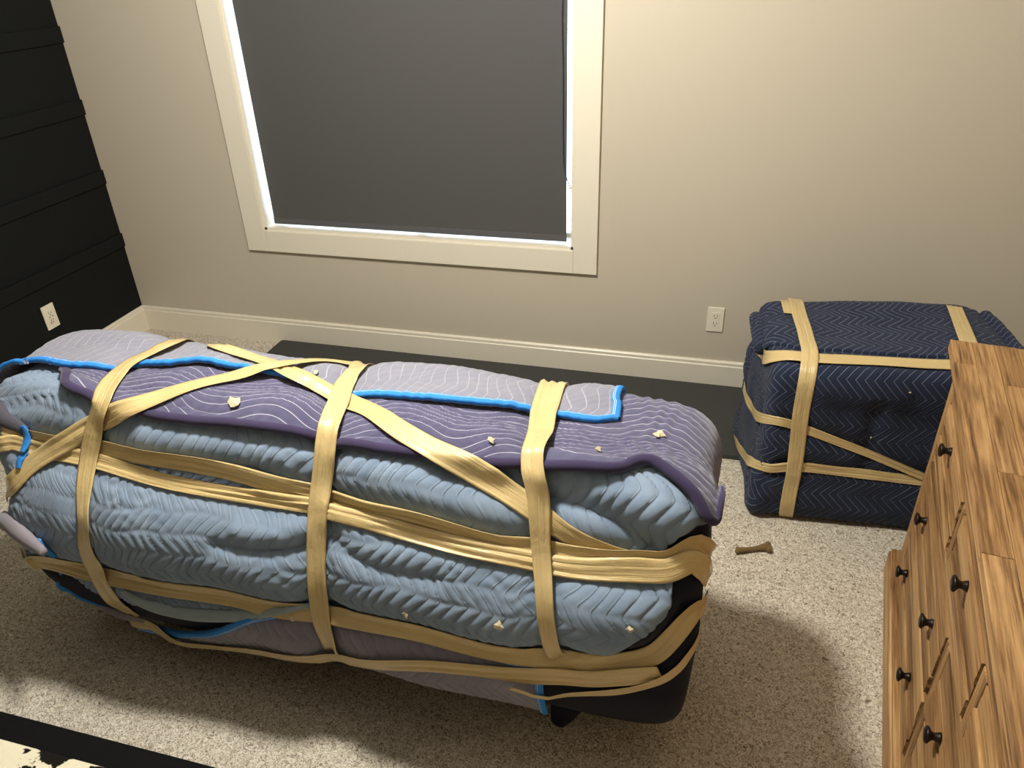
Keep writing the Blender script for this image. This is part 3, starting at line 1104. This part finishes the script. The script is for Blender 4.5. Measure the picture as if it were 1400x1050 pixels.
# ---------------------------------------------------------------- the smaller navy bundle
BROT = math.radians(5.2)
nb = thing('wrapped_furniture', (.545, 2.50, 0), 'square furniture piece wrapped in navy quilted blankets and tan tape beside the wooden dresser', 'furniture')
WB2 = Wrap(.553, 2.49, .306, .372, .282, .300, BROT, .16, .14, .0065)
P0 = WB2.base()
N0 = Wrap.normals(P0)
if (P0 * N0).sum() < 0:
    N0 = -N0
nz = sines(P0, 8, 1.6) * .006 + sines(P0, 9, 4.5) * .003
P0 = P0 + N0 * nz[..., None]
zz = P0[..., 2]
P0[..., 0] *= 1 + .05 * np.clip(-zz / .29, 0, 1) ** 2
P1 = WB2.to_world(P0)
WB2.set(P1)
BT = dict(
    V1=[(1086, 411), (1092, 432), (1101, 460), (1107, 484), (1103, 520), (1094, 570), (1086, 630), (1078, 680), (1074, 704)],
    V1b=[(1074, 410), (1077, 420), (1081, 431)],
    V2=[(1304, 420), (1312, 440), (1322, 465), (1330, 485)],
    H1=[(1029, 446), (1037, 470), (1052, 490), (1100, 493), (1200, 497), (1300, 502), (1345, 505)],
    H2=[(1019, 527), (1027, 550), (1038, 569), (1060, 573), (1100, 585), (1180, 615), (1265, 650)],
    H3=[(1006, 598), (1015, 615), (1027, 629), (1070, 635), (1140, 642), (1255, 656), (1300, 661)],
)
disp = np.zeros((WB2.na, WB2.ns))
for k, wd, dp in (('H1', .03, .008), ('H2', .025, .006), ('H3', .025, .008), ('V1', .045, .004)):
    disp = disp + WB2.groove(WB2.cur(BT[k]), wd, dp)
for pl, wd, dp in (([(1200, 560), (1190, 600), (1180, 640)], .03, .010), ([(1020, 500), (1018, 480)], .05, -.02), ([(1060, 690), (1045, 660), (1035, 640)], .03, .012), ([(1020, 700), (1030, 670)], .04, -.012), ([(1130, 540), (1220, 545)], .05, -.008)):
    disp = disp + WB2.groove(WB2.cur(pl), wd, dp)
Pn = WB2.P + WB2.N * disp[..., None]
Pn[..., 2] = np.maximum(Pn[..., 2], .004)
WB2.set(Pn)
qn = quilt_zig(.027, .026, .11, .0036, False, 'u')
WB2.body('navy_blanket', M['navy'], nb, qn)
# top blanket folded over, with thick rolled ends
s_f = WB2.px(1170, 492)[1]
a_l, a_r = WB2.px(1048, 470)[0], .80
tb = WB2.cur([(1050, 478), (1100, 481), (1180, 485), (1298, 491)])
a_r = WB2.px(1352, 430, .015)[0]
tb = tb + [(a_r, tb[-1][1])]
s_b = .5 + (.5 - s_f) + .0
tp = [(tb[0][0], s_b), (0, s_b), (a_r, s_b)]
ts_ = WB2.sheet('top_blanket', tb, tp, M['navy'], nb, .010, 150, 130, qn, .014)


def rim(name, info, which, rad):
    V, N = (info['V'][0], info['N'][0]) if which == 'left' else (info['V'][-1], info['N'][-1])
    pts = V + N * (rad * .3)
    n = len(pts)
    C = smooth_poly(pts[4:n - 6:6], 60)
    o = sweep(name, C, rad, M['navy'], None, 12)
    l_ = o.data.uv_layers[0].data
    for q in l_:
        q.uv = (q.uv[1], q.uv[0] * rad * 6.28)
    o.parent = info['ob']
    return o


r1 = rim('rolled_end', ts_, 'left', .023)
r2 = rim('rolled_end', ts_, 'right', .022)
for r_ in (r1, r2):
    WB2.layers.append((np.array([v.co[:] for v in r_.data.vertices]), [tuple(p.vertices) for p in r_.data.polygons]))
WB2.cb = None
WB2.tape(BT['H3'], [.03, .034, .036, .036, .03], nb, seed=21)
WB2.tape(BT['H2'], [.036, .036, .032, .028, .026], nb, seed=22)
WB2.tape(BT['H1'], .046, nb, seed=23, on_body=True, off=.008)
WB2.tape(BT['V1b'], .048, nb, seed=24, wr=.0006)
WB2.tape(BT['V1'], [.052, .05, .05, .05, .046], nb, seed=25, wr=.0008)
WB2.tape(BT['V2'], .05, nb, seed=26, wr=.0008)
for k, (x, y, sz) in enumerate([(1243, 535, .005), (1011, 533, .007), (1190, 596, .004)]):
    WB2.scrap(x, y, sz, nb, 40 + k)

# ---------------------------------------------------------------- dresser
DR = thing('dresser', (.6155, 2.0222, 0), 'rustic wooden dresser with dark round knobs and rough plank drawers', 'dresser')
# local frame: x = along the length towards the camera, y = outwards from the front, z = up
ang = math.radians(7.8)
ux = Vector((-math.sin(ang), -math.cos(ang), 0))
vy = Vector((-math.cos(ang), math.sin(ang), 0))
DR.matrix_world = Matrix(((ux.x, vy.x, 0, .6155), (ux.y, vy.y, 0, 2.0222), (0, 0, 1, 0), (0, 0, 0, 1)))
LEN, DEP, TOPZ = 1.58, .47, .82


def dbox(name, x0, x1, y0, y1, z0, z1, mat, parent=DR, bev=.003):
    bm = bmesh.new()
    add_box(bm, x0, x1, y0, y1, z0, z1, bev)
    return bm_obj(name, bm, mat, parent)


dbox('carcass', .055, LEN - .055, -DEP + .03, -.042, .09, .785, M['wood'])
pl = dbox('plinth', 0, LEN, -DEP, 0, .0, .085, M['wood'], DR, .006)
dbox('plinth_ledge', .004, LEN - .004, -DEP, -.006, .083, .097, M['wood'], pl, .004)
# frame: stiles, rails
for a, b in ((.05, .118), (LEN - .118, LEN - .05)):
    dbox('stile', a, b, -.06, -.024, .095, .79, M['wood_z'])
for a, b in ((.70, .79), (.520, .552), (.318, .338), (.095, .125)):
    dbox('rail', .118, LEN - .118, -.06, -.0225, a, b, M['wood'])
for a, b, z0, z1 in ((.554, .590, .552, .70), (1.004, 1.040, .552, .70), (.774, .812, .125, .318), (.774, .812, .338, .520)):
    dbox('divider', a, b, -.06, -.0215, z0, z1, M['wood_z'])


def ragged_plank(name, x0, x1, y0, y1, z0, z1, mat, parent, seed):
    """board whose ends are slightly uneven"""
    r = random.Random(seed)
    bm = bmesh.new()
    n = 5
    rows = []
    for k in range(n + 1):
        z = z0 + (z1 - z0) * k / n
        a = x0 + r.uniform(-.0018, .0022)
        b = x1 + r.uniform(-.0022, .0018)
        rows.append([bm.verts.new(p) for p in ((a, y0, z), (b, y0, z), (b, y1, z), (a, y1, z))])
    for A_, B_ in zip(rows, rows[1:]):
        for k in range(4):
            bm.faces.new((A_[k], A_[(k + 1) % 4], B_[(k + 1) % 4], B_[k]))
    bm.faces.new(rows[0][::-1])
    bm.faces.new(rows[-1])
    return bm_obj(name, bm, mat, parent)


def knob_mesh():
    bm = bmesh.new()
    lathe(bm, [(.0115, 0), (.0105, .003), (.0075, .010), (.0078, .014), (.0125, .0185), (.0165, .0215), (.0172, .0235), (.0150, .0265), (.008, .0285)], Matrix.Rotation(-math.pi / 2, 4, 'X'), 20)
    me = bpy.data.meshes.new('knob')
    bmesh.ops.recalc_face_normals(bm, faces=bm.faces)
    bm.to_mesh(me)
    bm.free()
    me.materials.append(M['knob'])
    me.polygons.foreach_set('use_smooth', np.ones(len(me.polygons), dtype=bool))
    return me


KM = knob_mesh()
DF = -.0185
rows = [(.556, .698, [(.124, .547), (.595, .997), (1.046, 1.458)], .672, [[.315], [.785], [1.25]]),
        (.342, .516, [(.124, .767), (.818, 1.458)], .432, [[.283, .650], [.950, 1.30]]),
        (.129, .314, [(.124, .767), (.818, 1.458)], .212, [[.243, .612], [.950, 1.30]])]
sd_ = 0
for z0, z1, xs, kz, ks in rows:
    for (a, b), kk in zip(xs, ks):
        d = dbox('drawer', a + .004, b - .004, -.058, DF - .010, z0 + .002, z1 - .002, M['wood'])
        n = 3
        cuts = [z0, z0 + (z1 - z0) * random.uniform(.28, .40), z0 + (z1 - z0) * random.uniform(.60, .74), z1]
        for q in range(n):
            sd_ += 1
            ragged_plank('plank', a, b, -.034, DF + random.uniform(-.004, .003), cuts[q] + .0016, cuts[q + 1] - .0016, M['wood'], d, sd_)
        for s_ in kk:
            ko = bpy.data.objects.new('knob', KM)
            ko.location = (s_, DF - .001, kz)
            link(ko, d)

# top: staves glued side by side
tp_ = dbox('top', .004, LEN - .004, -DEP + .004, -.004, .786, .800, M['wood'])
sw = .0
ky = -DEP - .004
r = random.Random(5)
while ky < .0 - .001:
    wdt = min(r.uniform(.042, .068), 0.0 - ky)
    if 0.0 - (ky + wdt) < .03:
        wdt = 0.0 - ky
    xx = 0
    first = r.uniform(.12, .7)
    while xx < LEN - .001:
        x2 = min(LEN, xx + (first if xx == 0 else r.uniform(.35, .8)))
        if LEN - x2 < .15:
            x2 = LEN
        dbox('plank', xx + .0003, x2 - .0003, ky + .0003, ky + wdt - .0003, .792, TOPZ - r.uniform(0, .0012), M['wood'], tp_, .0012)
        xx = x2
    ky += wdt

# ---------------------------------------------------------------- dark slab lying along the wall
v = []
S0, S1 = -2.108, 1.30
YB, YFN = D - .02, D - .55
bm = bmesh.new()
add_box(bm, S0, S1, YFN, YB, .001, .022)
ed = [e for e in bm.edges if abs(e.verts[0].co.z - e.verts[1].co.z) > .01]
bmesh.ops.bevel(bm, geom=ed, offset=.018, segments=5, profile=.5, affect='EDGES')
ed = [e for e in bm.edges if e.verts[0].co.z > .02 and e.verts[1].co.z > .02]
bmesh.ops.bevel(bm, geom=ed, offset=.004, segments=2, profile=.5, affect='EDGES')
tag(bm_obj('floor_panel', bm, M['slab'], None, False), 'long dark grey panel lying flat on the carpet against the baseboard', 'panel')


# ---------------------------------------------------------------- outlets
def outlet(loc, rotz, label):
    o = thing('electrical_outlet', loc, label, 'outlet')
    o.rotation_euler = (0, 0, rotz)
    # local: x across, -y out of the wall, z up, origin at the plate's lower centre
    bm = bmesh.new()
    add_box(bm, -.035, .035, -.0065, 0, 0, .1143, .0028)
    bm_obj('cover_plate', bm, M['plate'], o)
    bm = bmesh.new()
    add_box(bm, -.0168, .0168, -.0082, -.004, .0238, .0905, .001)
    bm_obj('receptacle', bm, M['plate'], o)
    for zc_ in (.040, .074):
        for dx, wd, hh in ((-.0062, .0022, .0085), (.0062, .0022, .0070)):
            box('slot', dx - wd / 2, dx + wd / 2, -.0088, -.0078, zc_ - hh / 2 + .002, zc_ + hh / 2 + .002, M['slot'], o)
        bm = bmesh.new()
        lathe(bm, [(.0026, 0), (.0026, .001)], Matrix.Translation((0, -.0078, zc_ - .0085)) @ Matrix.Rotation(math.pi / 2, 4, 'X'), 10)
        bm_obj('ground_hole', bm, M['slot'], o)
    return o


outlet((-.0118 + .035, D, .2728), 0, 'ivory electrical outlet on the beige wall above the baseboard')
o2 = outlet((XL, 2.51, .268), math.pi / 2, 'white outlet with extra ports on the black wall')
for xx, zz_, a, b in ((-.009, .0565, .004, .006), (.009, .0575, .004, .006), (-.010, .030, .002, .012), (.002, .0305, .003, .003)):
    box('port', xx - a / 2, xx + a / 2, -.0089, -.0078, zz_ - b / 2, zz_ + b / 2, M['slot'], o2)

# ---------------------------------------------------------------- chew bone on the carpet
bp = [at_z(1006, 753, .012), at_z(1013, 752, .012), at_z(1026, 751, .011), at_z(1040, 749, .011), at_z(1047, 748, .012), at_z(1053, 749, .012)]
C = smooth_poly(bp, 26)
C[:, 2] = .012
rr = np.interp(np.linspace(0, 1, 26), [0, .1, .22, .5, .72, .88, 1], [.004, .011, .009, .0075, .010, .015, .008])
bone = sweep('chew_bone', C, rr, M['bone'], None, 12, .85)
e1 = Vector(C[-3])
bm = bmesh.new()
bm.from_mesh(bone.data)
for off in (Vector((.002, .012, .002)), Vector((.006, -.010, .0))):
    bmesh.ops.create_uvsphere(bm, u_segments=10, v_segments=8, radius=.0105, matrix=Matrix.Translation(e1 + off))
for off in (Vector((-.002, .007, .0)), Vector((-.004, -.006, .0))):
    bmesh.ops.create_uvsphere(bm, u_segments=10, v_segments=8, radius=.0078, matrix=Matrix.Translation(Vector(C[2]) + off))
for f in bm.faces:
    f.smooth = True
bm.to_mesh(bone.data)
bm.free()
tag(bone, 'brown knotted chew bone lying on the beige carpet', 'bone')

# ---------------------------------------------------------------- low padded bench by the camera
bz = .45
be = thing('padded_bench', (-1.35, .35, 0), 'low bench with black padded edge and cream and black mottled top', 'bench')
bx0, bx1, by0, by1 = -2.3, -.38, -.55, .688


def rbox(name, x0, x1, y0, y1, z0, z1, bev, mat, seg=4):
    bm = bmesh.new()
    add_box(bm, x0, x1, y0, y1, z0, z1)
    bmesh.ops.bevel(bm, geom=list(bm.edges), offset=bev, segments=seg, profile=.5, affect='EDGES')
    return keep(bm_obj(name, bm, mat, None, True), be)


rbox('base_frame', bx0, bx1, by0, by1, .10, bz, .02, M['blackrail'])
rbox('seat_pad', bx0 + .07, bx1 - .07, by0 + .07, by1 - .060, bz - .06, bz + .012, .012, M['mottled'])
for x in (bx0 + .06, bx1 - .06):
    for y in (by0 + .06, by1 - .06):
        rbox('leg', x - .03, x + .03, y - .03, y + .03, 0, .11, .006, M['blackrail'], 2)
